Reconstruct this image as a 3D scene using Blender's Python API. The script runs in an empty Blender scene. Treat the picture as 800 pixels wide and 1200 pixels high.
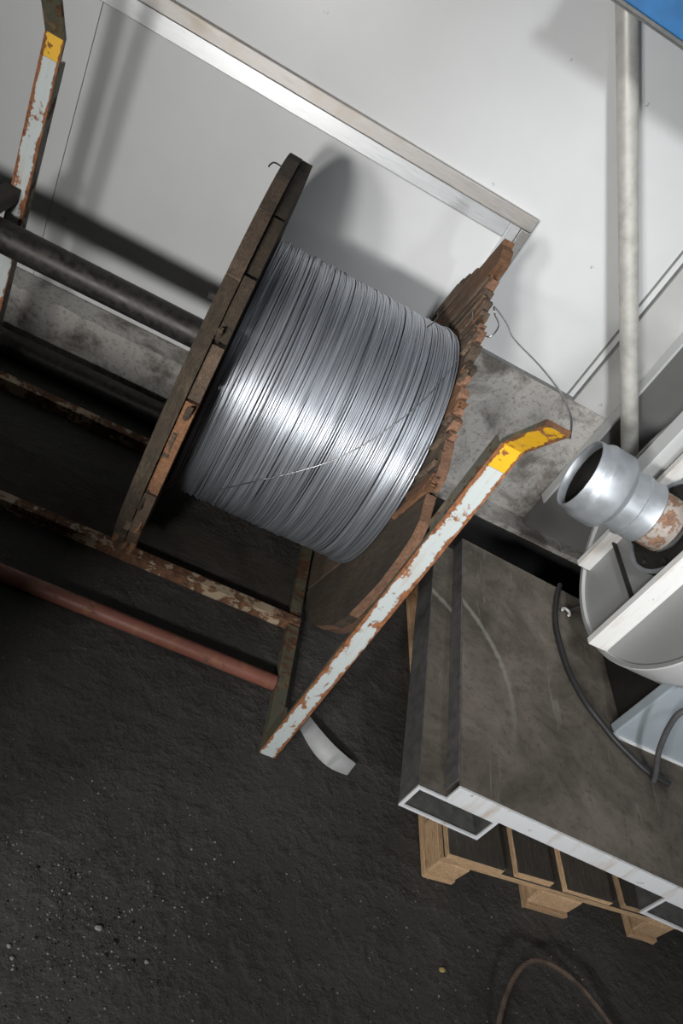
import bpy, bmesh, math, random
from mathutils import Vector, Matrix, Euler
random.seed(7)
S = bpy.context.scene
C = S.collection
R = math.radians

# ------------------------------------------------------------------ camera
cam = bpy.data.cameras.new('camera'); cam.sensor_fit = 'AUTO'; cam.sensor_width = 36
cam.lens = 36 * 870 / 1200; cam.clip_start = .02
co = bpy.data.objects.new('camera', cam); C.objects.link(co)
right = Vector((0.88470128, 0.08642417, 0.45807697))
down = Vector((0.41391993, -0.59762859, -0.68666612))
fwd = Vector((0.21441535, 0.79710158, -0.56449546))
M = Matrix((right, -down, -fwd)).transposed().to_4x4()
M.translation = Vector((0, 0, 1.7))
co.matrix_world = M
S.camera = co
# ------------------------------------------------------------------ light
S.view_settings.view_transform = 'Standard'; S.view_settings.look = 'None'
S.view_settings.gamma = 1; S.view_settings.use_curve_mapping = False
S.view_settings.exposure = -.1
W = bpy.data.worlds.new('world'); S.world = W; W.use_nodes = True
W.node_tree.nodes['Background'].inputs[0].default_value = (.9, .95, 1, 1)
W.node_tree.nodes['Background'].inputs[1].default_value = .02

def area(name, loc, target, size, power, color=(1, 1, 1), size_y=None, spread=180):
    l = bpy.data.lights.new(name, 'AREA'); l.energy = power; l.color = color
    l.shape = 'RECTANGLE' if size_y else 'DISK'; l.size = size
    if size_y: l.size_y = size_y
    l.spread = R(spread)
    o = bpy.data.objects.new(name, l); C.objects.link(o); o.location = loc
    o.rotation_euler = (Vector(target) - Vector(loc)).to_track_quat('-Z', 'Y').to_euler()
    return o
def spot(name, loc, target, angle, blend, power, radius, color=(1, 1, 1)):
    l = bpy.data.lights.new(name, 'SPOT'); l.energy = power; l.color = color
    l.spot_size = R(angle); l.spot_blend = blend; l.shadow_soft_size = radius
    o = bpy.data.objects.new(name, l); C.objects.link(o); o.location = loc
    o.rotation_euler = (Vector(target) - Vector(loc)).to_track_quat('-Z', 'Y').to_euler()
# twin work lamp left of and behind the camera, one reflector lamp under the ceiling, a weak tube
area('work_lamp', (-.52, -1.0, 1.46), (.5, 2.3, .9), .24, 15.5, (1, .985, .96), spread=100)
area('work_lamp', (-.93, -1.0, 1.45), (.5, 2.3, .9), .24, 11.5, (1, .985, .96), spread=100)
spot('ceiling_lamp', (.25, -.5, 3.05), (1.38, 2.68, .92), 48, 1, 290, .2, (.96, .98, 1))
spot('right_lamp', (1.25, -1.0, 1.6), (1.62, 2.0, .55), 62, 1, 112, .12, (.97, .985, 1))
area('ceiling_tube', (.4, .9, 3.1), (.4, 1.4, 0), .25, 2.4, (.95, .98, 1), 1.5)

# ------------------------------------------------------------------ node helpers
def nd(nt, t, ins=None, **kw):
    n = nt.nodes.new('ShaderNode' + t)
    for k, v in kw.items(): setattr(n, k, v)
    for k, v in (ins or {}).items():
        if isinstance(v, bpy.types.NodeSocket): nt.links.new(v, n.inputs[k])
        else: n.inputs[k].default_value = v
    return n
def c4(c): return (c[0], c[1], c[2], 1)
class MB:
    def __init__(s, name):
        s.m = bpy.data.materials.new(name); s.m.use_nodes = True; s.nt = s.m.node_tree
        s.b = s.nt.nodes['Principled BSDF']
        s.tc = nd(s.nt, 'TexCoord').outputs['Object']
    def co(s, sc=(1, 1, 1)):
        if sc == (1, 1, 1): return s.tc
        return nd(s.nt, 'Mapping', {'Vector': s.tc, 'Scale': sc}).outputs[0]
    def rnd(s): return nd(s.nt, 'ObjectInfo').outputs['Random']
    def noise(s, scale, detail=4, rough=.55, sc=(1, 1, 1), dist=0):
        return nd(s.nt, 'TexNoise', {'Vector': s.co(sc), 'Scale': scale, 'Detail': detail, 'Roughness': rough, 'Distortion': dist}).outputs[0]
    def vor(s, scale, out='Distance'):
        return nd(s.nt, 'TexVoronoi', {'Vector': s.tc, 'Scale': scale}).outputs[out]
    def rng(s, v, a, b, c=0, d=1):
        n = nd(s.nt, 'MapRange', {'Value': v, 'From Min': a, 'From Max': b, 'To Min': c, 'To Max': d}); return n.outputs[0]
    def math(s, op, a, b=0):
        return nd(s.nt, 'Math', {0: a, 1: b}, operation=op).outputs[0]
    def mix(s, f, a, b, mode='MIX'):
        n = nd(s.nt, 'Mix', data_type='RGBA', blend_type=mode)
        for i, v in ((0, f), (6, a), (7, b)):
            if isinstance(v, bpy.types.NodeSocket): s.nt.links.new(v, n.inputs[i])
            elif i == 0: n.inputs[0].default_value = v
            else: n.inputs[i].default_value = c4(v)
        return n.outputs[2]
    def bump(s, h, strength=.4, dist=.01):
        s.put('Normal', nd(s.nt, 'Bump', {'Height': h, 'Strength': strength, 'Distance': dist}).outputs[0])
    def put(s, k, v):
        if isinstance(v, bpy.types.NodeSocket): s.nt.links.new(v, s.b.inputs[k])
        else: s.b.inputs[k].default_value = c4(v) if isinstance(v, tuple) else v
        return s
    def axis(s, i):
        return nd(s.nt, 'SeparateXYZ', {0: s.tc}).outputs[i]

def m_floor():
    m = MB('oily dark concrete')
    a = m.noise(2.2, 6, .6); b = m.noise(75, 8, .75)
    col = m.mix(m.rng(a, .3, .7), (.036, .034, .031), (.086, .081, .074))
    col = m.mix(m.rng(b, .35, .65), m.mix(.45, col, (0.012, .012, .012)), col)
    sp = m.math('LESS_THAN', m.vor(70), .13)
    pick = m.math('GREATER_THAN', nd(m.nt, 'SeparateColor', {0: m.vor(70, 'Color')}).outputs[0], .93)
    col = m.mix(m.math('MULTIPLY', m.math('MULTIPLY', sp, pick), .55), col, (.4, .4, .38))
    m.put('Base Color', col).put('Roughness', m.rng(a, .3, .7, .6, .85))
    m.bump(m.math('ADD', b, m.math('MULTIPLY', m.rng(m.noise(16, 5, .6), .45, .7), 1.2)), .55, .012)
    return m.m
def m_panel(name, c, dirt=.25):
    m = MB(name)
    col = m.mix(m.rng(m.noise(1.3, 5, .6), .45, .75), c, tuple(x * (1 - dirt) for x in c))
    sp = m.math('MULTIPLY', m.math('LESS_THAN', m.vor(11), .10), m.math('GREATER_THAN', nd(m.nt, 'SeparateColor', {0: m.vor(11, 'Color')}).outputs[0], .8))
    col = m.mix(m.math('MULTIPLY', m.math('MULTIPLY', sp, m.rng(m.noise(120, 3), .45, .6)), .6), col, (.12, .11, .1))
    m.put('Base Color', col).put('Roughness', .38)
    m.bump(m.noise(3, 2), .04, .02)
    return m.m
def m_conc():
    m = MB('stained concrete')
    a = m.noise(7, 8, .65, dist=.4); b = m.noise(60, 6, .7)
    col = m.mix(m.rng(a, .36, .54), (.19, .17, .15), (.54, .52, .49))
    col = m.mix(m.rng(b, .52, .68, 0, .6), col, (.06, .055, .05))
    m.put('Base Color', col).put('Roughness', .9); m.bump(m.math('ADD', a, b), .5, .012)
    return m.m
def m_metal(name, c, rough, var=.25, sc=(1, 1, 1), scale=40, metallic=1.0, dirt=None, amt=.5):
    m = MB(name)
    n = m.noise(scale, 5, .6, sc)
    col = m.mix(m.rng(n, .35, .65), tuple(x * (1 - var) for x in c), c)
    if dirt:
        d = m.rng(m.noise(9, 7, .7), .5, .66, 0, amt); col = m.mix(d, col, dirt)
        m.put('Metallic', m.rng(d, 0, 1, metallic, metallic * .3))
    else: m.put('Metallic', metallic)
    m.put('Base Color', col).put('Roughness', m.rng(n, .3, .7, rough * .8, rough * 1.25)); m.bump(n, .08, .003)
    return m.m
def m_rustpaint(name, paint, edge=None, amt=.5, rough=.5, rust=((.10, .03, .012), (.36, .13, .04))):
    """chipped paint over rust; edge = half width in local x where the paint is worn off"""
    m = MB(name)
    n = m.noise(14, 9, .68); n2 = m.noise(55, 6, .7)
    rc = m.mix(m.rng(n2, .35, .65), rust[0], rust[1])
    v = m.math('ADD', m.math('MULTIPLY', n, .75), m.math('MULTIPLY', n2, .25))
    if edge:
        e = m.math('DIVIDE', m.math('ABSOLUTE', m.axis(0)), edge)
        v = m.math('ADD', v, m.rng(e, .55, 1.0, 0, .2))
    k = m.rng(v, .66 - .2 * amt, .69 - .2 * amt)
    if edge: v = m.math('ADD', v, m.rng(m.axis(2), .05, .45, .07, 0))
    stain = m.rng(m.noise(9, 6, .6, (3, 3, .5)), .52, .75, 0, .55)
    pc = m.mix(stain, paint, (.42, .25, .09))
    m.put('Base Color', m.mix(k, pc, rc)).put('Roughness', m.rng(k, 0, 1, rough, .9))
    m.bump(m.math('SUBTRACT', m.math('MULTIPLY', n2, .5), k), .4, .003)
    return m.m
def m_wood(name, a, b, dirt=(.02, .017, .014), damt=.5, rough=.85):
    m = MB(name)
    g = m.noise(14, 7, .65, (1.2, 9, 9), .6); f = m.noise(60, 5, .7, (.6, 8, 8))
    col = m.mix(m.rng(g, .3, .7), a, b)
    col = m.mix(m.rng(f, .42, .62, 0, .55), col, tuple(x * .35 for x in a))
    d = m.rng(m.noise(6, 6, .65), .42, .66, 0, damt)
    col = m.mix(d, col, dirt)
    hs = nd(m.nt, 'HueSaturation', {'Color': col, 'Value': m.rng(m.rnd(), 0, 1, .7, 1.3)}).outputs[0]
    m.put('Base Color', hs).put('Roughness', rough); m.bump(m.math('ADD', g, f), .7, .006)
    return m.m
def m_plain(name, c, rough=.5, metallic=0.0, var=.2, scale=30):
    m = MB(name); n = m.noise(scale, 5, .6)
    m.put('Base Color', m.mix(m.rng(n, .35, .65), tuple(x * (1 - var) for x in c), c)).put('Roughness', rough).put('Metallic', metallic)
    m.bump(n, .15, .003)
    return m.m
def m_wire():
    m = MB('drawn galvanised wire')
    n = m.noise(1, 3, .6, (230, 3, 3)); p = m.noise(3.0, 4, .6)
    col = m.mix(m.rng(n, .3, .7), (.20, .215, .24), (.54, .58, .635))
    col = m.mix(m.rng(p, .45, .7, 0, .35), col, (.30, .31, .33))
    m.put('Base Color', col).put('Metallic', .76).put('Roughness', m.rng(n, .3, .7, .30, .46))
    return m.m
def m_plate():
    m = MB('dusty brown steel plate')
    a = m.noise(4, 7, .65, dist=.5); b = m.noise(45, 6, .7)
    col = m.mix(m.rng(a, .35, .68), (.075, .063, .050), (.23, .20, .165))
    col = m.mix(m.rng(b, .5, .7, 0, .5), col, (.045, .038, .03))
    s = m.noise(7, 5, .6, (5, .6, 1), 1.2)
    col = m.mix(m.rng(s, .62, .72, 0, .45), col, (.30, .28, .25))
    # an old curved scrape mark across the plate
    v = nd(m.nt, 'VectorMath', {0: m.tc, 1: (-.36, .30, .16)}, operation='DISTANCE').outputs['Value']
    d = m.math('ADD', m.math('ABSOLUTE', m.math('SUBTRACT', v, .545)), m.math('MULTIPLY', m.noise(25, 5), .03))
    k = m.math('MULTIPLY', m.rng(d, .018, .028, .55, 0), m.rng(m.axis(1), .15, .5))
    col = m.mix(k, col, (.38, .36, .32))
    m.put('Base Color', col).put('Roughness', .75).put('Metallic', .1); m.bump(b, .3, .004)
    return m.m

MAT = dict(
    floor=m_floor(), panel=m_panel('white cold room panel', (.70, .71, .71), .12), wallw=m_panel('white wall paint', (.72, .73, .73), .10),
    conc=m_conc(), ceil=m_plain('grey ceiling paint', (.3, .3, .3), .8), sidew=m_plain('grey wall paint', (.25, .25, .25), .8),
    greyp=m_panel('grey dusty panel', (.56, .56, .55), .25),
    darkp=m_panel('dark grey panel', (.20, .20, .195), .3),
    alu=m_metal('brushed aluminium', (.50, .48, .46), .5, .3, (1.5, 60, 60), 8, 1.0, (.45, .38, .30), .5),
    alub=m_metal('bright aluminium', (.66, .67, .68), .38, .12, (1.5, 60, 60), 8, .75),
    galv=m_metal('galvanised steel', (.50, .53, .56), .47, .12, scale=18, metallic=.62),
    galvpole=m_metal('weathered zinc pole', (.64, .63, .58), .5, .15, scale=25, metallic=.2, dirt=(.26, .23, .19), amt=.4),
    rustpipe=m_rustpaint('pale rusting pipe', (.42, .37, .33), None, .85, rust=((.10, .05, .03), (.34, .20, .13))),
    post=m_rustpaint('chipped pale blue paint', (.54, .59, .59), .0255, .60, rust=((.12, .04, .018), (.38, .16, .065))),
    postside=m_rustpaint('rusted olive paint', (.10, .10, .07), None, .7, rust=((.03, .018, .012), (.16, .07, .03))),
    yellow=m_rustpaint('chipped yellow paint', (.80, .45, .02), .027, .62, rust=((.05, .03, .02), (.34, .13, .04))),
    rail=m_rustpaint('rust worn cream paint', (.46, .36, .25), None, 1.0, rust=((.04, .02, .013), (.24, .115, .06))),
    redtube=m_rustpaint('red oxide tube', (.23, .085, .06), None, .55, rust=((.07, .03, .02), (.28, .13, .09))),
    black=m_metal('black scaled steel', (.065, .06, .056), .5, .6, scale=45, metallic=.5),
    blackf=m_plain('black steel and painted shade', (.03, .028, .026), .55, .3),
    wood=m_wood('weathered drum plank', (.085, .060, .042), (.24, .165, .11), damt=.5),
    woodrim=m_wood('reddish worn plank edge', (.17, .085, .05), (.36, .20, .125), damt=.35), woodo=m_wood('fresh broken wood', (.16, .075, .035), (.36, .18, .09), damt=.25),
    wooddark=m_wood('dark old wood', (.042, .032, .022), (.13, .095, .06), damt=.5),
    grime=m_wood('grimy pallet top', (.05, .042, .034), (.10, .085, .065), damt=.5),
    pallet=m_wood('sawn pallet pine', (.62, .37, .19), (.86, .61, .37), (.2, .13, .07), .3),
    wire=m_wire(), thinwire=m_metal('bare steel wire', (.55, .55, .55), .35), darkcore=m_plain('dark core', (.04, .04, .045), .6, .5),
    plate=m_plate(), whiteedge=m_rustpaint('scuffed white paint', (.74, .76, .78), None, .28, rust=((.2, .13, .08), (.42, .33, .25))),
    tubeside=m_plain('grey primed steel', (.16, .16, .155), .6, .2, .4),
    fanface=m_panel('grey machine primer', (.33, .335, .33), .15), fan=m_panel('off white machine enamel', (.66, .67, .665), .14), fanbar=m_rustpaint('white bar paint', (.82, .82, .80), None, .18, rust=((.3, .17, .06), (.6, .42, .2))),
    ped=m_panel('pale blue grey enamel', (.36, .41, .445), .15),
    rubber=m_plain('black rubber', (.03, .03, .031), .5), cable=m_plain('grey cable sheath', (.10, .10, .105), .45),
    clip=m_plain('white plastic', (.7, .7, .66), .4), blade=m_plain('pale scrap sheet', (.36, .37, .37), .5, .1, .3, 12),
    rope=m_plain('rusty steel rope', (.16, .115, .09), .6, .4, .5), blue=m_plain('blue beam paint', (.035, .19, .46), .45, 0, .25, 12),
    greylip=m_plain('grey steel lip', (.22, .225, .22), .45, .5), grit=m_plain('pale grit', (.36, .35, .32), .8, 0, .6, 3),
    chipy=m_plain('yellow stone', (.50, .38, .14), .7, 0, .4), seal=m_plain('grey joint sealant', (.24, .24, .23), .7))

# ------------------------------------------------------------------ object helpers
def link(name, me, parent=None, mats=()):
    o = bpy.data.objects.new(name, me); C.objects.link(o)
    for m in mats: me.materials.append(MAT[m])
    if parent: o.parent = parent
    return o
def obj(name, bm, mats, parent=None, smooth=None, loc=None, mtx=None):
    me = bpy.data.meshes.new(name)
    bmesh.ops.recalc_face_normals(bm, faces=bm.faces)
    bm.to_mesh(me); bm.free()
    if isinstance(mats, str): mats = (mats,)
    if smooth is not None:
        me.polygons.foreach_set('use_smooth', [True] * len(me.polygons))
        try: me.set_sharp_from_angle(angle=R(smooth))
        except Exception: pass
    o = link(name, me, parent, mats)
    if mtx is not None: o.matrix_basis = mtx
    elif loc is not None: o.location = loc
    return o
def tag(o, label=None, cat=None, group=None, kind=None):
    for k, v in (('label', label), ('category', cat), ('group', group), ('kind', kind)):
        if v: o[k] = v
    return o
def empty(name, loc, label, cat, rz=0, group=None):
    o = bpy.data.objects.new(name, None); C.objects.link(o); o.location = loc; o.rotation_euler = (0, 0, rz)
    o.empty_display_size = .1
    return tag(o, label, cat, group)
def nb(): return bmesh.new()
def box(bm, lo, hi, bev=0, mi=0, mtx=None):
    c = [(a + b) / 2 for a, b in zip(lo, hi)]; d = [b - a for a, b in zip(lo, hi)]
    t = bmesh.new(); bmesh.ops.create_cube(t, size=1)
    for v in t.verts: v.co = Vector((v.co.x * d[0] + c[0], v.co.y * d[1] + c[1], v.co.z * d[2] + c[2]))
    if bev: bmesh.ops.bevel(t, geom=t.edges[:], offset=bev, segments=2, affect='EDGES', profile=.5)
    merge(bm, t, mtx, mi); return bm
def merge(bm, t, mtx=None, mi=0):
    if mtx is not None: bmesh.ops.transform(t, matrix=mtx, verts=t.verts)
    vm = {v: bm.verts.new(v.co) for v in t.verts}
    for f in t.faces:
        try:
            g = bm.faces.new([vm[v] for v in f.verts]); g.material_index = mi
        except ValueError: pass
    t.free()
def smooth_path(pts, n=8):
    P = [Vector(p) for p in pts]; out = []
    for i in range(len(P) - 1):
        a, b, c, d = P[max(i - 1, 0)], P[i], P[i + 1], P[min(i + 2, len(P) - 1)]
        for k in range(n):
            t = k / n
            out.append(.5 * ((2 * b) + (c - a) * t + (2 * a - 5 * b + 4 * c - d) * t * t + (3 * b - a - 3 * c + d) * t ** 3))
    out.append(P[-1]); return out
def tube(bm, path, r, sides=10, caps=True, closed=False, mi=0):
    P = [Vector(p) for p in path]; n = len(P); rings = []
    up = None
    for i in range(n):
        a = P[i - 1] if (i > 0 or closed) else P[i]; b = P[(i + 1) % n] if (i < n - 1 or closed) else P[i]
        t = (b - a).normalized()
        if up is None: up = t.orthogonal().normalized()
        up = (up - up.dot(t) * t).normalized(); w = t.cross(up)
        rr = r[i] if isinstance(r, (list, tuple)) else r
        rings.append([bm.verts.new(P[i] + rr * (math.cos(2 * math.pi * k / sides) * up + math.sin(2 * math.pi * k / sides) * w)) for k in range(sides)])
    for i in range(n if closed else n - 1):
        A, B = rings[i], rings[(i + 1) % n]
        for k in range(sides):
            f = bm.faces.new((A[k], A[(k + 1) % sides], B[(k + 1) % sides], B[k])); f.material_index = mi
    if caps and not closed:
        bm.faces.new(rings[0][::-1]); bm.faces.new(rings[-1])
    return bm
def lathe_x(bm, prof, seg=64, close=False):
    """profile of (x, r) spun about the local x axis"""
    rings = []
    for x, r in prof:
        if r < 1e-6: rings.append([bm.verts.new((x, 0, 0))])
        else: rings.append([bm.verts.new((x, r * math.cos(2 * math.pi * k / seg), r * math.sin(2 * math.pi * k / seg))) for k in range(seg)])
    for A, B in list(zip(rings, rings[1:])) + ([(rings[-1], rings[0])] if close else []):
        for k in range(seg):
            q = [A[k % len(A)], A[(k + 1) % len(A)], B[(k + 1) % len(B)], B[k % len(B)]]
            u = []
            for v in q:
                if v not in u: u.append(v)
            if len(u) > 2: bm.faces.new(u)
    return bm
def extrude_poly(bm, pts, z0, z1, mi_side=0, mi_top=0, ends=None):
    a = [bm.verts.new((x, y, z0)) for x, y in pts]; b = [bm.verts.new((x, y, z1)) for x, y in pts]
    n = len(pts)
    f = bm.faces.new(a[::-1]); f.material_index = mi_top
    f = bm.faces.new(b); f.material_index = mi_top
    for i in range(n):
        f = bm.faces.new((a[i], a[(i + 1) % n], b[(i + 1) % n], b[i])); f.material_index = mi_side if ends is None or i in ends else mi_top
    return bm
def struct(name, bm, mats, **k):
    return tag(obj(name, bm, mats, **k), kind='structure')

# ------------------------------------------------------------------ the setting
YW = 2.68
struct('floor', box(nb(), (-4, -5, -.1), (5, YW, 0)), 'floor')
wall = struct('wall_back', box(nb(), (-4, YW, 0), (5, YW + .15, 3.2)), 'wallw')
struct('wall_left', box(nb(), (-4.1, -5, 0), (-4, YW, 3.2)), 'sidew')
struct('wall_right', box(nb(), (5, -5, 0), (5.1, YW, 3.2)), 'sidew')
struct('wall_front', box(nb(), (-4, -5.1, 0), (5, -5, 3.2)), 'sidew')
struct('ceiling', box(nb(), (-4.1, -5.1, 3.2), (5.1, YW + .15, 3.3)), 'ceil')

def rough_box(lo, hi, step, amp, seed):
    rnd = random.Random(seed); bm = nb(); box(bm, lo, hi)
    L = hi[0] - lo[0]
    for i in range(1, int(L / step)):
        x = lo[0] + i * step
        bmesh.ops.bisect_plane(bm, geom=bm.verts[:] + bm.edges[:] + bm.faces[:], plane_co=(x, 0, 0), plane_no=(1, 0, 0))
    for v in bm.verts:
        if v.co.y < lo[1] + 1e-4 and v.co.z > lo[2] + 1e-4:
            v.co.z += rnd.uniform(-amp, amp); v.co.y += rnd.uniform(-amp, amp)
    return bm
# concrete curb under the wall, and the plinth right of the door frame
struct('trim_1', rough_box((-4, 2.545, 0), (5, YW, .2), .04, .004, 3), 'conc')
struct('trim_2', box(nb(), (.715, YW - .012, .2), (5, YW, .772)), 'conc')
struct('trim_3', box(nb(), (.715, YW - .015, .770), (1.245, YW, .778)), 'seal')
struct('trim_shade', box(nb(), (.60, 2.532, 0), (1.85, 2.54, .180)), 'rubber')  # added black strip puts the base frame's shade on the curb into colour
# door in its aluminium frame: two white leaves with a thin joint
door = struct('door_1', box(nb(), (-3.0, YW - .010, .2), (.655, YW, 1.19)), 'seal')
for x0, x1 in ((-1.9, -.7995), (-.7975, .652)):
    obj('panel', box(nb(), (x0, YW - .016, .204), (x1, YW - .009, 1.188), .002), 'panel', door)
frame = struct('trim_4', box(nb(), (-3.0, YW - .034, 1.216), (.724, YW, 1.264), .003), 'alu')
obj('frame_jamb', box(nb(), (.686, YW - .034, .2), (.724, YW, 1.2155), .003), 'alu', frame)
def bevel_strip(p0, p1, p2, p3):
    bm = nb(); vs = [bm.verts.new(p) for p in (p0, p1, p2, p3)]; bm.faces.new(vs); return bm
b = nb(); box(b, (-3.0, YW - .026, 1.160), (.645, YW, 1.2155), .002)
obj('inner_strip', b, 'alub', frame)
obj('inner_strip', box(nb(), (.6455, YW - .026, .2), (.6855, YW, 1.2155), .002), 'alub', frame)
obj('joint_line', box(nb(), (-3.0, YW - .0345, 1.2155), (.68, YW - .01, 1.2172)), 'seal', frame)
# right part of the wall: end strip of the white panel, white edge trim, dark panel
struct('trim_5', box(nb(), (1.245, YW - .02, .772), (1.25, YW, 3.2)), 'seal')
struct('trim_6', box(nb(), (1.215, YW - .006, .772), (1.222, YW, 3.2)), 'seal')
struct('trim_7', box(nb(), (1.25, YW - .02, .772), (1.4205, YW, 3.2)), 'greyp')
struct('trim_8', box(nb(), (1.410, 2.60, .345), (1.42, YW - .0205, 3.2), .003), 'fan')
struct('wall_panel', box(nb(), (1.4205, 2.62, .2), (5, YW - .02, 3.2)), 'darkp')
bpy.data.objects['wall_panel'].name = 'trim_9'

# ------------------------------------------------------------------ cable drum
DY, DZ, DR = 1.98, .602, .598
drum = empty('cable_drum', (.27, DY, 0), 'large broken wooden cable drum wound full of grey steel wire, lying between two rails', 'cable drum')
DC = Vector((0, 0, DZ))     # drum axis height in drum-local space
def tcut_none(s): return 9
def tcut_right(s):
    return .415 + (.04 if s > .40 else 0) + (-.03 if s < -.33 else 0)
def plank(parent, xc, th, ang, s0, s1, mat, seed, r=DR, tcut=tcut_none, jag=.02, bcut=9, name='plank', t_lo=None, t_hi=None, tilt=0, edge=None):
    """one board of a flange: runs along u (ang from vertical towards the viewer), cut by the rim circle"""
    rnd = random.Random(seed)
    a = R(ang); u = Vector((0, -math.sin(a), math.cos(a))); v = Vector((0, math.cos(a), math.sin(a))); w = u.cross(v)
    n = 6; top = []; bot = []
    for i in range(n + 1):
        s = s0 + (s1 - s0) * i / n
        sc = max(-r * .999, min(r * .999, s)); t = math.sqrt(r * r - sc * sc)
        tt = min(t, tcut(s) + rnd.uniform(-jag, jag)) if t_hi is None else t_hi + rnd.uniform(-jag, jag)
        bb = -min(t, bcut) if t_lo is None else t_lo + rnd.uniform(-jag, jag)
        if tt < bb + .01: tt = bb + .01
        top.append((tt, s)); bot.append((bb, s))
    sm = (s0 + s1) / 2; pts = []
    for i in range(n + 1): pts.append((bot[i][0], bot[i][1] - sm))
    m = 7
    for i in range(1, m):
        t = bot[-1][0] + (top[-1][0] - bot[-1][0]) * i / m; pts.append((t, s1 - sm + rnd.uniform(-.003, .001)))
    for i in range(n, -1, -1): pts.append((top[i][0], top[i][1] - sm))
    for i in range(1, m):
        t = top[0][0] + (bot[0][0] - top[0][0]) * i / m; pts.append((t, s0 - sm + rnd.uniform(-.001, .003)))
    bm = nb(); extrude_poly(bm, pts, -th / 2, th / 2, 1, 0, set(range(n)) | set(range(n + m, n + m + n)))
    bmesh.ops.remove_doubles(bm, verts=bm.verts, dist=.0004)
    mt = Matrix((u, v, w)).transposed().to_4x4()
    p = DC + v * sm; p.x = xc
    mt.translation = p
    if tilt: mt = mt @ Matrix.Rotation(tilt, 4, 'Y')
    return obj(name, bm, (mat, edge or mat), parent, mtx=mt)
XO = .27
def flange(name, xin, sign, ang, seed, tc, mats, ang2, gap=.006):
    rnd = random.Random(seed)
    fl = obj(name, box(nb(), (-.0115, -.03, -.03), (.0115, .03, .03)), 'wooddark', drum, loc=(xin + sign * .034 - XO, 0, DZ))   # hub boss
    def add(xc, th, an, s0, s1, mat, sd, **k):
        o = plank(fl, xc, th, an, s0, s1, mat, sd, **k); o.location -= Vector((0, 0, DZ)); return o
    return fl, add, rnd
# right flange, seen from inside: boards lean 25 degrees, upper ends broken off
XR = .552
fr, addr, rnd = flange('flange', XR, 1, 25, 11, tcut_right, None, 115)
edges = [-.598, -.345, -.20, -.095, .02, .115, .22, .33, .44, .545, .60]
mats = ['wooddark', 'wood', 'wood', 'woodo', 'wood', 'wood', 'woodo', 'wood', 'wood', 'wood']
for i, (s0, s1) in enumerate(zip(edges, edges[1:])):
    dx = rnd.uniform(-.002, .004) + (-.001 if i == 0 else 0)
    addr(.0165 - .034 + dx, .028, 25, s0 + .003, s1 - (.011 if i == 0 else .003), mats[i], 100 + i, tcut=tcut_right, jag=.004 if i < 2 else .03, edge='woodrim' if i < 3 or i % 2 else 'wood')
edges2 = [-.59, -.42, -.28, -.14, 0, .13, .27, .40, .52, .59]
def tc2(s): return 9
for i, (s0, s1) in enumerate(zip(edges2, edges2[1:])):
    # outer layer runs across the inner one; its boards end raggedly short of the rim at the top
    k = dict(r=DR - .004, jag=.01, edge='woodrim')
    lim = .36 + rnd.uniform(-.05, .04)
    if s1 > lim: continue
    addr(.0475 - .034, .028, 115, s0 + .002, s1 - .002, 'woodo' if i < 4 else 'wood', 140 + i, **k)
# splintered strips standing proud of the inner face above the coil, their feet sunk into it
for i in range(64):
    s = rnd.uniform(-.36, .56); w = rnd.uniform(.007, .024); th = rnd.uniform(.006, .014)
    hi = tcut_right(s) + rnd.uniform(-.07, .035)
    hi = min(hi, math.sqrt(DR ** 2 - s * s))
    lo = hi - rnd.uniform(.16, .42)
    if s * s + lo * lo < .408 ** 2 and abs(s) < .408: lo = math.sqrt(.408 ** 2 - s * s)
    if hi - lo < .012: lo = hi - .012
    if s * s + lo * lo < .40 ** 2: continue
    addr(-.034 - th / 2 + rnd.uniform(.002, .009), th, 25 + rnd.uniform(-3, 3), s - w / 2, s + w / 2, rnd.choice(['wood', 'woodo', 'wood', 'wooddark', 'wood', 'woodo']), 300 + i, name='splinter', t_lo=lo, t_hi=hi, jag=.012, tilt=rnd.uniform(.0, .012))
# the one long board at the back of the rim that still stands above the rest
addr(-.034 + .012, .034, 27, .40, .50, 'woodo', 401, name='plank', t_lo=-.1, t_hi=.47, jag=.012)
# left flange, seen on edge: two layers with a dark gap
XL = -.024
fl, addl, rnd = flange('flange', XL, -1, 0, 12, tcut_none, None, 90)
edges = [-.598, -.47, -.33, -.19, -.05, .09, .22, .36, .48, .598]
for i, (s0, s1) in enumerate(zip(edges, edges[1:])):
    addl(-.0155 + .034, .029, 80 + rnd.uniform(-1, 1), s0 + .002, s1 - .002, 'woodo' if i in (3, 4) else ('wooddark' if i > 5 else 'wood'), 500 + i, r=DR - rnd.uniform(.0, .022), jag=.012)
for i, (s0, s1) in enumerate(zip(edges, edges[1:])):
    addl(-.0495 + .034, .034, -8, s0 + .002, s1 - .002, 'wood' if i in (1, 2) else 'wooddark', 520 + i, r=DR, jag=.01)
for i in range(12):
    # chewed bits along the viewer-side rim of the left flange
    a = rnd.uniform(-.9, .75); rr = DR - rnd.uniform(.002, .02)
    c = Vector((rnd.uniform(-.022, .03), -rr * math.cos(a), rr * math.sin(a)))
    bm = nb(); box(bm, (-.006, -.004, -.035), (.006, .004, .035), .002)
    for v in bm.verts: v.co += Vector((rnd.uniform(-.003, .003),) * 3)
    obj('splinter', bm, rnd.choice(['woodo', 'wood', 'wooddark']), fl, mtx=Matrix.Translation(c) @ Matrix.Rotation(a + rnd.uniform(-.25, .25), 4, 'X'))
obj('bolt_end', box(nb(), (-.052, -.008, -.008), (-.034, .008, .008), .002), 'blackf', fl, loc=(-.012, -.20, .27))
# a bent nail on the upper rim
obj('nail', tube(nb(), smooth_path([(-.03, .0, .575), (-.052, -.005, .577), (-.060, -.01, .570), (-.062, -.012, .562)], 4), .0022, 6), 'blackf', fl)
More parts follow.
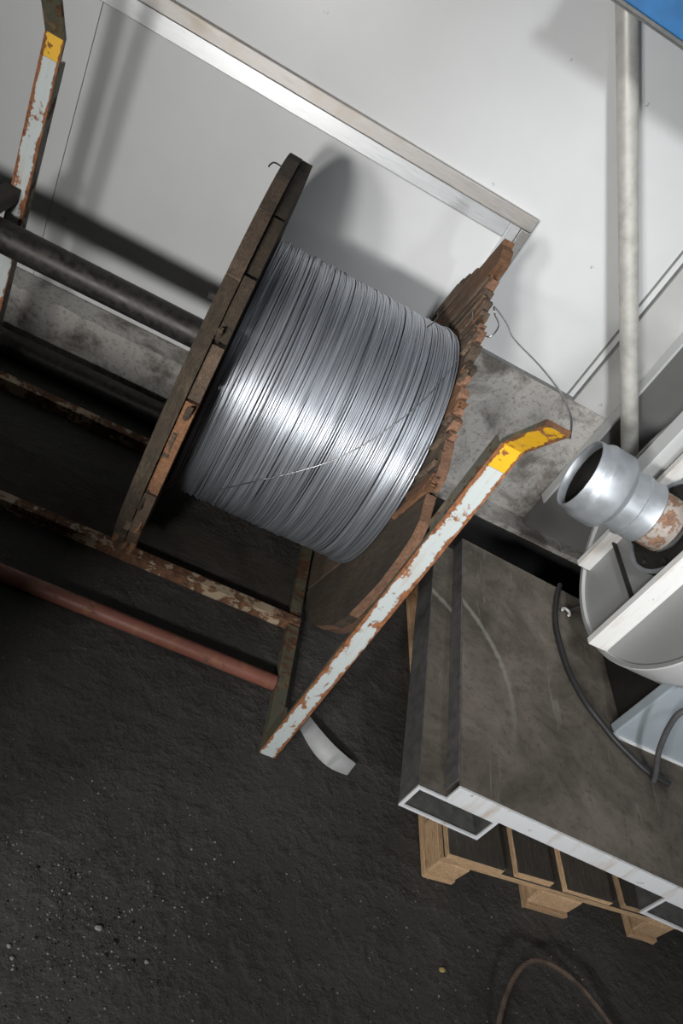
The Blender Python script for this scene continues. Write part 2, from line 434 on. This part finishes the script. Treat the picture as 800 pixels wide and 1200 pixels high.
# wire: every turn a ring of its own, all one heap of turns nobody could count
bm = nb(); rnd = random.Random(5)
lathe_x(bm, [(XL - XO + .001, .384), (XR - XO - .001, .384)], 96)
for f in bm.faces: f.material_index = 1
X0, X1 = XL + .004, XR - .004
NR = 150; SEG = 112
for layer in range(2):
    for i in range(NR if layer == 0 else 26):
        x = X0 + (X1 - X0) * ((i + .5) / NR if layer == 0 else rnd.random())
        rad = .3892 + rnd.uniform(-.0013, .0016) + (0 if layer == 0 else .003)
        tl = rnd.uniform(-.0025, .0025) if layer == 0 else rnd.uniform(-.018, .018); ph = rnd.uniform(0, 6.28)
        sag = rnd.uniform(0, .002)
        path = []
        for k in range(SEG):
            th = 2 * math.pi * k / SEG
            xx = min(max(x + tl * math.sin(th + ph), X0), X1) - XO
            r2 = rad + sag * math.sin(2 * th + ph)
            path.append((xx, r2 * math.cos(th), r2 * math.sin(th)))
        tube(bm, path, .0023, 6, closed=True)
coil = obj('wire_coil', bm, ('wire', 'darkcore'), drum, smooth=60, loc=DC)
tag(coil, 'grey galvanised wire wound in many tight turns', kind='stuff')
def on_coil(x, deg, r=.3965):
    a = R(deg); return (x - XO, -r * math.cos(a), DZ + r * math.sin(a))
pts = [on_coil(x, d) for x, d in ((.115, -22), (.19, -7), (.27, 5), (.345, 17), (.41, 31), (.47, 47), (.51, 62), (.540, 76))]
obj('loose_wire', tube(nb(), smooth_path(pts), .0015, 6), 'thinwire', drum, smooth=80)
def rel(p): return (p[0] - XO, p[1] - DY, p[2])
pts = [(.548, 2.06, 1.07), (.56, 2.0, 1.055), (.59, 1.93, 1.07), (.605, 1.96, 1.10), (.595, 2.02, 1.105), (.58, 2.01, 1.125), (.60, 1.90, 1.135), (.605, 1.79, 1.143), (.607, 1.545, 1.195), (.605, 1.36, 1.228), (.603, 1.25, 1.235), (.60, 1.19, 1.222)]
obj('loose_wire', tube(nb(), smooth_path([rel(p) for p in pts]), .0022, 6), 'thinwire', drum, smooth=80)
pts = [(.44, 1.975, .995), (.455, 1.99, 1.02), (.45, 2.0, 1.04)]
obj('wire_end', tube(nb(), smooth_path([rel(p) for p in pts]), .0016, 6), 'blackf', drum, smooth=80)

# ------------------------------------------------------------------ drum stand
stand = empty('drum_stand', (-.1, 1.7, 0), 'rusty welded steel stand with rails and two pale blue posts tipped in yellow', 'stand')
def sl(p): return (p[0] + .1, p[1] - 1.7, p[2])
def post(xc, yf, zb, name='post', spans=None):
    """channel post, front face towards the viewer, bent forward at the top; local origin at its foot"""
    hw = .0245; d = .046; bend = .15; ang = R(42); zy = zb - .055
    o = Vector(sl((xc, yf, 0)))
    def prof_sweep(bm, stations, mi):
        # stations: list of (y, z, normal-dir) for front edge; back edge offset d
        pass
    dv = Vector((0, -math.sin(ang), math.cos(ang))); nv = Vector((0, math.cos(ang), math.sin(ang)))
    def seg(a, b, na, nbk):
        nonlocal d
        bm = nb(); vs = []
        for p, n in ((a, na), (b, nbk)):
            for sx in (-1, 1):
                for k in (0, 1): vs.append(bm.verts.new(Vector((sx * hw, 0, 0)) + p + n * (d * k)))
        # verts: a:-f,-b,+f,+b ; b: same
        for q, mi in (((0, 2, 6, 4), 0), ((1, 3, 7, 5), 1), ((0, 1, 5, 4), 1), ((2, 3, 7, 6), 1), ((0, 2, 3, 1), 0), ((4, 6, 7, 5), 1)):
            f = bm.faces.new([vs[i] for i in q]); f.material_index = mi
        return bm
    mid = (Vector((0, 1, 0)) + nv).normalized() * 1.05
    A = Vector((0, 0, 0)); B0 = Vector((0, 0, zy)); B = Vector((0, 0, zb)); E_ = B + dv * bend
    y = Vector((0, 1, 0))
    dd = d; d = .011
    p = obj(name, seg(A, B0, y, y), ('post', 'postside'), stand, loc=o)
    for z0, z1 in spans or ((0, .16), (zy - .2, zb - .012)):
        for x0 in (-hw + .0005, hw - .0065):
            obj('web', box(nb(), (x0, .0115, z0), (x0 + .006, dd, z1)), 'postside', p)
    t = obj('post_tip', seg(B0 + Vector((0, 0, .0005)), B, y, mid), ('yellow', 'postside'), p)
    t2 = obj('post_hook', seg(B + dv * .0005, E_, mid, nv), ('yellow', 'postside'), p)
    tag(t, 'yellow painted tip of the post'); return p, t2
post(.531, 1.205, 1.145)
p2, hook2 = post(-.712, 2.08, 1.155, spans=((0, 1.098),))
hook2.data.materials[0] = MAT['postside']
def bar(name, lo, hi, mat, bev=.003, parent=stand):
    return obj(name, box(nb(), sl(lo), sl(hi), bev), mat, parent)
def angle_bar(name, x0, x1, y, z, w, mat, flip=1):
    """angle iron along x"""
    bm = nb(); t = .006
    box(bm, sl((x0, min(y, y + flip * w), z - t)), sl((x1, max(y, y + flip * w), z)), .0015)
    box(bm, sl((x0, min(y, y + flip * t), 0)), sl((x1, max(y, y + flip * t), z - t - .0005)), .0015)
    return obj(name, bm, mat, stand)
angle_bar('rail', -1.4, .546, 1.672, .040, .035, 'rail')
angle_bar('rail', -1.4, .546, 2.205, .044, .038, 'rail')
obj('tube', tube(nb(), [sl((-.345, 1.43, .024)), sl((.505, 1.43, .024))], .0235, 24), 'redtube', stand, smooth=50)
bar('cross_bar', (.507, 1.252, 0), (.546, 1.666, .04), 'postside')
bar('cross_bar', (.507, 1.716, 0), (.546, 2.203, .03), 'postside')
bar('cross_bar', (-.7365, 1.0, 0), (-.6875, 1.666, .04), 'postside')
bar('cross_bar', (-.7365, 1.716, 0), (-.6875, 2.079, .04), 'postside')
bar('bracket', (-.750, 1.45, .715), (-.706, 2.079, .755), 'blackf')
bar('tray_plate', (-1.4, 1.716, .0005), (.506, 1.96, .003), 'grime', 0)

axle = tag(obj('steel_pipe', tube(nb(), [(-1.06, 0, 0), (.0, 0, 0)], .045, 40), 'black', None, smooth=50, loc=(-.096, 1.975, .655)),
           'thick black steel pipe serving as axle of the cable drum', 'pipe')
pipe2 = tag(obj('steel_pipe', tube(nb(), [(-1.6, 0, 0), (.0, 0, 0)], .045, 40), 'black', None, smooth=50, loc=(.05, 2.41, .045)),
            'black steel pipe lying on the floor in shadow beside the concrete curb', 'pipe')

# ------------------------------------------------------------------ leaning pole and beam
pole = tag(obj('pole', tube(nb(), [(0, 0, 0), (-1.56, .19, 1.89)], .032, 32), 'galvpole', None, smooth=50, loc=(2.10, 2.425, .02)),
           'long pale metal pole leaning slantwise against the white wall on the right', 'pole')
beam = empty('beam', (1.17, 2.3, 1.842), 'blue painted steel beam with a grey lower lip, top right corner', 'beam')
obj('web', box(nb(), (-.78, 0, .012), (1.6, .05, .26), .003), 'blue', beam)
obj('lower_lip', box(nb(), (-.80, -.006, 0), (1.62, .056, .0115), .003), 'greylip', beam)
for x in (-.72, 1.5):
    obj('bracket', box(nb(), (x, .0505, .12), (x + .05, YW - 2.3, .18), .003), 'greylip', beam)

# ------------------------------------------------------------------ pallet
pal = empty('pallet', (1.02, 1.02, 0), 'pale wooden pallet with grimy boards under the steel base frame', 'pallet', R(3.8))
def pal_board(name, lo, hi, top='grime', mat='pallet', seed=0, bev=.003):
    rnd = random.Random(seed); c = Vector([(a + b) / 2 for a, b in zip(lo, hi)]); d = [(b - a) / 2 for a, b in zip(lo, hi)]
    along_y = d[1] > d[0]
    if along_y: d = [d[1], d[0], d[2]]
    bm = nb(); box(bm, [-x for x in d], d, bev)
    for v in bm.verts:
        if abs(v.co.x) > d[0] - .01: v.co.x += rnd.uniform(-.004, .002)
    o = obj(name, bm, (mat, top), pal, mtx=Matrix.Translation(c) @ (Matrix.Rotation(R(90), 4, 'Z') if along_y else Matrix()))
    for p in o.data.polygons:
        if p.normal.z > .9: p.material_index = 1
    return o
XB = [(0, .10), (.3275, .4725), (.70, .80)]
for i, (a, b) in enumerate(XB):
    pal_board('bottom_board', (a + (.002 if i == 0 else 0), -.004 if i else .003, .0), (b - (.002 if i == 0 else 0), 1.2, .0215), seed=i, top='pallet')
    for j, y in enumerate((0, .5275, 1.055)):
        pal_board('block', (a + .002, y + .003, .022), (b - .002, y + .145, .0995), top='pallet', seed=10 + 3 * i + j, bev=.008)
for j, y in enumerate((0, .5275, 1.055)):
    pal_board('stringer_board', (0, y, .100), (.80, y + .145, .1215), seed=30 + j)
for i, (a, b) in enumerate(((0, .175), (.215, .335), (.375, .535), (.575, .69), (.715, .80))):
    pal_board('deck_board', (a, 0.002 + .004 * (i % 2), .122), (b, 1.2, .144), seed=40 + i)

# ------------------------------------------------------------------ steel base frame on the pallet
skid = empty('base_frame', (.944, 1.10, .1445), 'heavy dusty steel base plate on hollow box beams, white front edge, resting on pallet', 'machine base', R(-3.6))
def hollow(x0, x1, y0, y1, z0, z1, t=.006):
    bm = nb()
    box(bm, (x0, y0, z0), (x1, y1, z0 + t)); box(bm, (x0, y0, z1 - t), (x1, y1, z1))
    box(bm, (x0, y0, z0 + t), (x0 + t, y1, z1 - t)); box(bm, (x1 - t, y0, z0 + t), (x1, y1, z1 - t)); return bm
ZT = .102
for x0, x1 in ((-.078, .163), (.70, .94)):
    o = obj('box_beam', hollow(x0, x1, .004, 1.04, 0, ZT), ('tubeside',), skid)
    # bare painted end ring of the beam
    obj('beam_end', hollow(x0 - .001, x1 + .001, -.002, .0035, 0, ZT, .0095), 'whiteedge', o)
    obj('beam_top', box(nb(), (x0 + .002, .01, ZT + .0002), (x1 - .002, 1.035, ZT + .0012)), 'plate', o)
obj('plate', box(nb(), (.006, .0045, ZT + .056), (.99, 1.04, ZT + .0625), .001), 'plate', skid)
obj('front_edge', box(nb(), (0.004, -.004, ZT + .002), (.99, .004, ZT + .0625), .001), 'whiteedge', skid)
obj('side_edge', box(nb(), (0, .022, ZT + .002), (.0055, 1.04, ZT + .0625), .001), 'tubeside', skid)
obj('rear_edge', box(nb(), (0.006, 1.036, ZT + .002), (.99, 1.042, ZT + .0555)), 'tubeside', skid)
ZP = .1445 + ZT + .0625     # top of the plate, world

# ------------------------------------------------------------------ blower
fan = empty('blower', (1.60, 1.85, ZP), 'white machine blower with round casing and galvanised inlet pipe, right edge', 'blower')
def fl_(x, y, z): return (x - 1.60, y - 1.85, z - ZP)
FC = Vector(fl_(1.4, 1.85, .865))
bm = nb(); lathe_x(bm, [(.012, 0), (.012, .435), (.0, .437), (0, .449), (.004, .452), (.228, .452), (.232, .449), (.232, 0)], 128)
cas = obj('casing', bm, ('fan', 'fanface'), fan, smooth=35, loc=FC)
for p in cas.data.polygons:
    if p.normal.x < -.9: p.material_index = 1
obj('side_bar', box(nb(), fl_(1.342, 1.66, .468), fl_(1.412, 1.685, 1.24), .002), 'fanbar', fan)
obj('side_bar', box(nb(), fl_(1.362, 2.025, .488), fl_(1.412, 2.05, 1.24), .002), 'fanbar', fan)
obj('side_bar', box(nb(), fl_(1.352, 2.125, .75), fl_(1.4115, 2.20, 1.10), .002), 'fan', fan)
obj('ledge', box(nb(), fl_(1.394, 1.6855, .625), fl_(1.4115, 2.0245, .632), .001), 'blackf', fan)
# coupling and inlet, spun about the blower axis (x runs from the casing face towards -x)
AX = Vector(fl_(1.4, 1.865, .845))
SW = Matrix.Translation(AX) @ Matrix.Rotation(R(-9), 4, 'Z')      # the coupling swivels a little away from the viewer
def lx(name, prof, mat, parent, seg=72, sm=30, sw=False):
    return obj(name, lathe_x(nb(), prof, seg, True), mat, parent, smooth=sm, mtx=SW if sw else Matrix.Translation(AX))
fg = lx('inlet_flange', [(.011, .085), (.011, .152), (-.004, .155), (-.014, .152), (-.016, .150), (-.016, .085)], 'blackf', fan)
for k in range(8):
    a = 2 * math.pi * (k + .5) / 8
    bm = nb(); bmesh.ops.create_cone(bm, cap_ends=True, segments=6, radius1=.011, radius2=.010, depth=.014, matrix=Matrix.Translation((-.0235, .128 * math.cos(a), .128 * math.sin(a))) @ Matrix.Rotation(R(90), 4, 'Y'))
    obj('bolt', bm, 'blackf', fg)
ring = lx('flange_rim', [(-.0165, .143), (-.0165, .156), (-.022, .156), (-.022, .143)], 'galv', fan)
lx('pipe_stub', [(-.0165, .080), (-.0165, .086), (-.02, .089), (-.108, .089), (-.108, .080)], 'rustpipe', fan, sw=True)
cp = lx('coupling', [(-.095, .0895), (-.095, .098), (-.099, .1010), (-.105, .0985), (-.142, .0985), (-.144, .1025), (-.153, .1025), (-.156, .0985), (-.202, .0985),
                     (-.207, .106), (-.222, .1215), (-.228, .1245), (-.290, .1245), (-.296, .123), (-.310, .115), (-.315, .1135), (-.332, .1135), (-.338, .111), (-.338, .107), (-.332, .1045),
                     (-.315, .1045), (-.29, .115), (-.23, .112), (-.19, .094), (-.11, .0895)], 'galv', fan, sw=True)
lx('bore', [(-.16, .0), (-.16, .093), (-.19, .0935), (-.23, .1115), (-.288, .1145), (-.312, .1043), (-.312, .1035), (-.288, .113), (-.232, .110), (-.192, .0925), (-.162, .090), (-.162, 0)], 'blackf', fan, sw=True)  # black lining added to paint the shade inside the coupling mouth
pd = obj('pedestal', box(nb(), fl_(1.522, 1.495, ZP + .001), fl_(2.2, 1.535, .62), .005), 'ped', fan)
obj('pedestal_body', box(nb(), fl_(1.57, 1.5355, ZP + .001), fl_(2.2, 2.15, .60)), 'blackf', fan)  # body coloured black as painted shade behind the pedestal plate
obj('foot_edge', box(nb(), fl_(1.515, 1.488, ZP + .0005), fl_(2.2, 1.4945, ZP + .012), .001), 'whiteedge', pd)
# unseen blocker shaped as a cabinet, added so its shadow darkens the floor
blocker = empty('shade_blocker', (-1.01, .30, 0), 'unseen cabinet-shaped blocker added at the near left to shade the floor', 'light blocker')
obj('body', box(nb(), (-.68, -.16, .08), (.68, .2, .85), .004), 'sidew', blocker)
obj('top', box(nb(), (-.70, -.2, .8505), (.70, .22, .875), .003), 'greylip', blocker)
for x in (-.64, .60):
    for y in (-.12, .14): obj('leg', box(nb(), (x, y, 0), (x + .04, y + .04, .0795)), 'greylip', blocker)
for x in (-.66, .005):
    d = obj('door', box(nb(), (x, .2005, .1), (x + .655, .218, .82), .003), 'sidew', blocker)
    obj('handle', box(nb(), (x + (.6 if x < 0 else .035), .2185, .42), (x + (.62 if x < 0 else .055), .235, .54), .003), 'greylip', d)
# ------------------------------------------------------------------ hoses and small things
def hose(name, pts, r, mat, label, cat):
    o = Vector(pts[0]); return tag(obj(name, tube(nb(), smooth_path([Vector(p) - o for p in pts], 10), r, 12), mat, None, smooth=60, loc=o), label, cat)
Z = ZP + .0105
hose('hose', [(1.43, 2.12, Z), (1.40, 2.03, Z), (1.372, 1.90, Z), (1.372, 1.78, Z), (1.39, 1.67, Z), (1.43, 1.575, Z), (1.478, 1.515, Z), (1.52, 1.468, Z), (1.57, 1.43, Z), (1.62, 1.40, Z), (1.70, 1.385, Z)], .0095, 'rubber',
     'black hose curving across the dusty steel plate below the white blower', 'hose')
hose('cable', [(1.62, 1.36, .70), (1.55, 1.375, .665), (1.495, 1.38, .606), (1.507, 1.38, .537), (1.561, 1.38, .432), (1.625, 1.378, .345), (1.64, 1.375, ZP + .008)], .0085, 'cable',
     'grey cable hanging in an arc in front of the pale blue pedestal', 'cable')
cl = hose('thin_cable', [(1.434, 1.975, ZP + .016), (1.462, 2.00, ZP + .02), (1.52, 2.04, ZP + .05), (1.56, 2.05, ZP + .10)], .0045, 'cable', 'thin pale cable with a white clip beside the black hose', 'cable')
bm = nb(); tube(bm, [(-.012 + .016 * math.cos(a), -.01 + .016 * math.sin(a), .004) for a in [R(d) for d in range(-60, 200, 20)]], .005, 8)
obj('clip', bm, 'clip', cl, smooth=60)

# curved scrap blade under the post
pts = []
for t in range(0, 13):
    a = t / 12; x = .60 + .185 * a; y = 1.372 - .118 * a - .035 * math.sin(math.pi * a); pts.append((x, y, .030 * (1 - a) + .02))
bm = nb(); lo = []; hi = []
for i, p in enumerate(pts):
    a = i / 12; wdt = .016 + .014 * math.sin(math.pi * min(a * .75 + .1, 1))
    lo.append(Vector((p[0] - .62 - .35 * wdt, p[1] - 1.34 - .75 * wdt, .001)))
    hi.append(Vector((p[0] - .62 + .35 * wdt, p[1] - 1.34 + .75 * wdt, .018 + .012 * math.sin(math.pi * a))))
V = [[bm.verts.new(q + Vector((0, 0, dz))) for q in L] for L in (lo, hi) for dz in (0, .002)]
for i in range(12):
    for a, b in ((0, 2), (1, 3), (0, 1), (2, 3)):
        bm.faces.new((V[a][i], V[a][i + 1], V[b][i + 1], V[b][i]))
for i in (0, 12): bm.faces.new((V[0][i], V[1][i], V[3][i], V[2][i]))
tag(obj('metal_scrap', bm, 'blade', None, smooth=60, loc=(.62, 1.34, 0)), 'curved pale strip of scrap sheet on the dark floor under the post foot', 'scrap')

# twisted steel rope arching over the floor at the bottom edge
rp = smooth_path([(1.22, .60, .012), (1.215, .70, .03), (1.245, .80, .055), (1.30, .862, .07), (1.37, .872, .07), (1.45, .855, .06), (1.53, .82, .04), (1.61, .765, .02), (1.68, .70, .010)], 22)
o0 = rp[0].copy(); bm = nb(); rr = .0045
for k in range(6):
    path = []
    for i, p in enumerate(rp):
        t = (rp[min(i + 1, len(rp) - 1)] - rp[max(i - 1, 0)]).normalized(); u = Vector((0, 0, 1)).cross(t).normalized(); w = t.cross(u)
        a = i * .42 + k * math.pi / 3
        path.append(p - o0 + rr * (math.cos(a) * u + math.sin(a) * w))
    tube(bm, path, .0030, 6)
tag(obj('wire_rope', bm, 'rope', None, smooth=70, loc=o0), 'rusty twisted steel rope arching over the dark floor at the bottom edge', 'rope')

# two bits of rubbish large enough to see
def pebble(loc, r, mat, label, seed):
    rnd = random.Random(seed); bm = nb(); bmesh.ops.create_icosphere(bm, subdivisions=2, radius=r)
    for v in bm.verts: v.co = Vector((v.co.x * 1.25, v.co.y * .85, max(v.co.z * .7, -r * .45))) * rnd.uniform(.86, 1.1)
    zmin = min(v.co.z for v in bm.verts)
    tag(obj('pebble', bm, mat, None, loc=(loc[0], loc[1], -zmin)), label, 'stone')
pebble((1.080, .807), .0075, 'chipy', 'small yellowish stone chip on the floor left of the steel rope', 1)
pebble((.242, .670), .007, 'grit', 'small pale pinkish pebble among the grit, lower left floor', 2)

# grit strewn over the floor
rnd = random.Random(21); bm = nb()
for i in range(1500):
    x = rnd.uniform(-.3, 1.6); y = rnd.uniform(.35, .985)
    if i % 3 == 0: x, y = rnd.gauss(.20, .13), rnd.gauss(.66, .10)
    r = rnd.choice((.0012, .0015, .002, .0025)) * rnd.uniform(.7, 1.2)
    if i % 90 == 0: r *= 2.2
    t = bmesh.new(); bmesh.ops.create_icosphere(t, subdivisions=1, radius=r)
    for v in t.verts: v.co = Vector((v.co.x * rnd.uniform(.7, 1.5), v.co.y * rnd.uniform(.7, 1.3), v.co.z * .7)) + Vector((x, y, r * .55))
    merge(bm, t, mi=0 if rnd.random() < .45 else 1)
g = obj('floor_grit', bm, ('grit', 'blackf')); tag(g, 'pale and dark grit strewn over the dark floor', 'grit', kind='stuff')
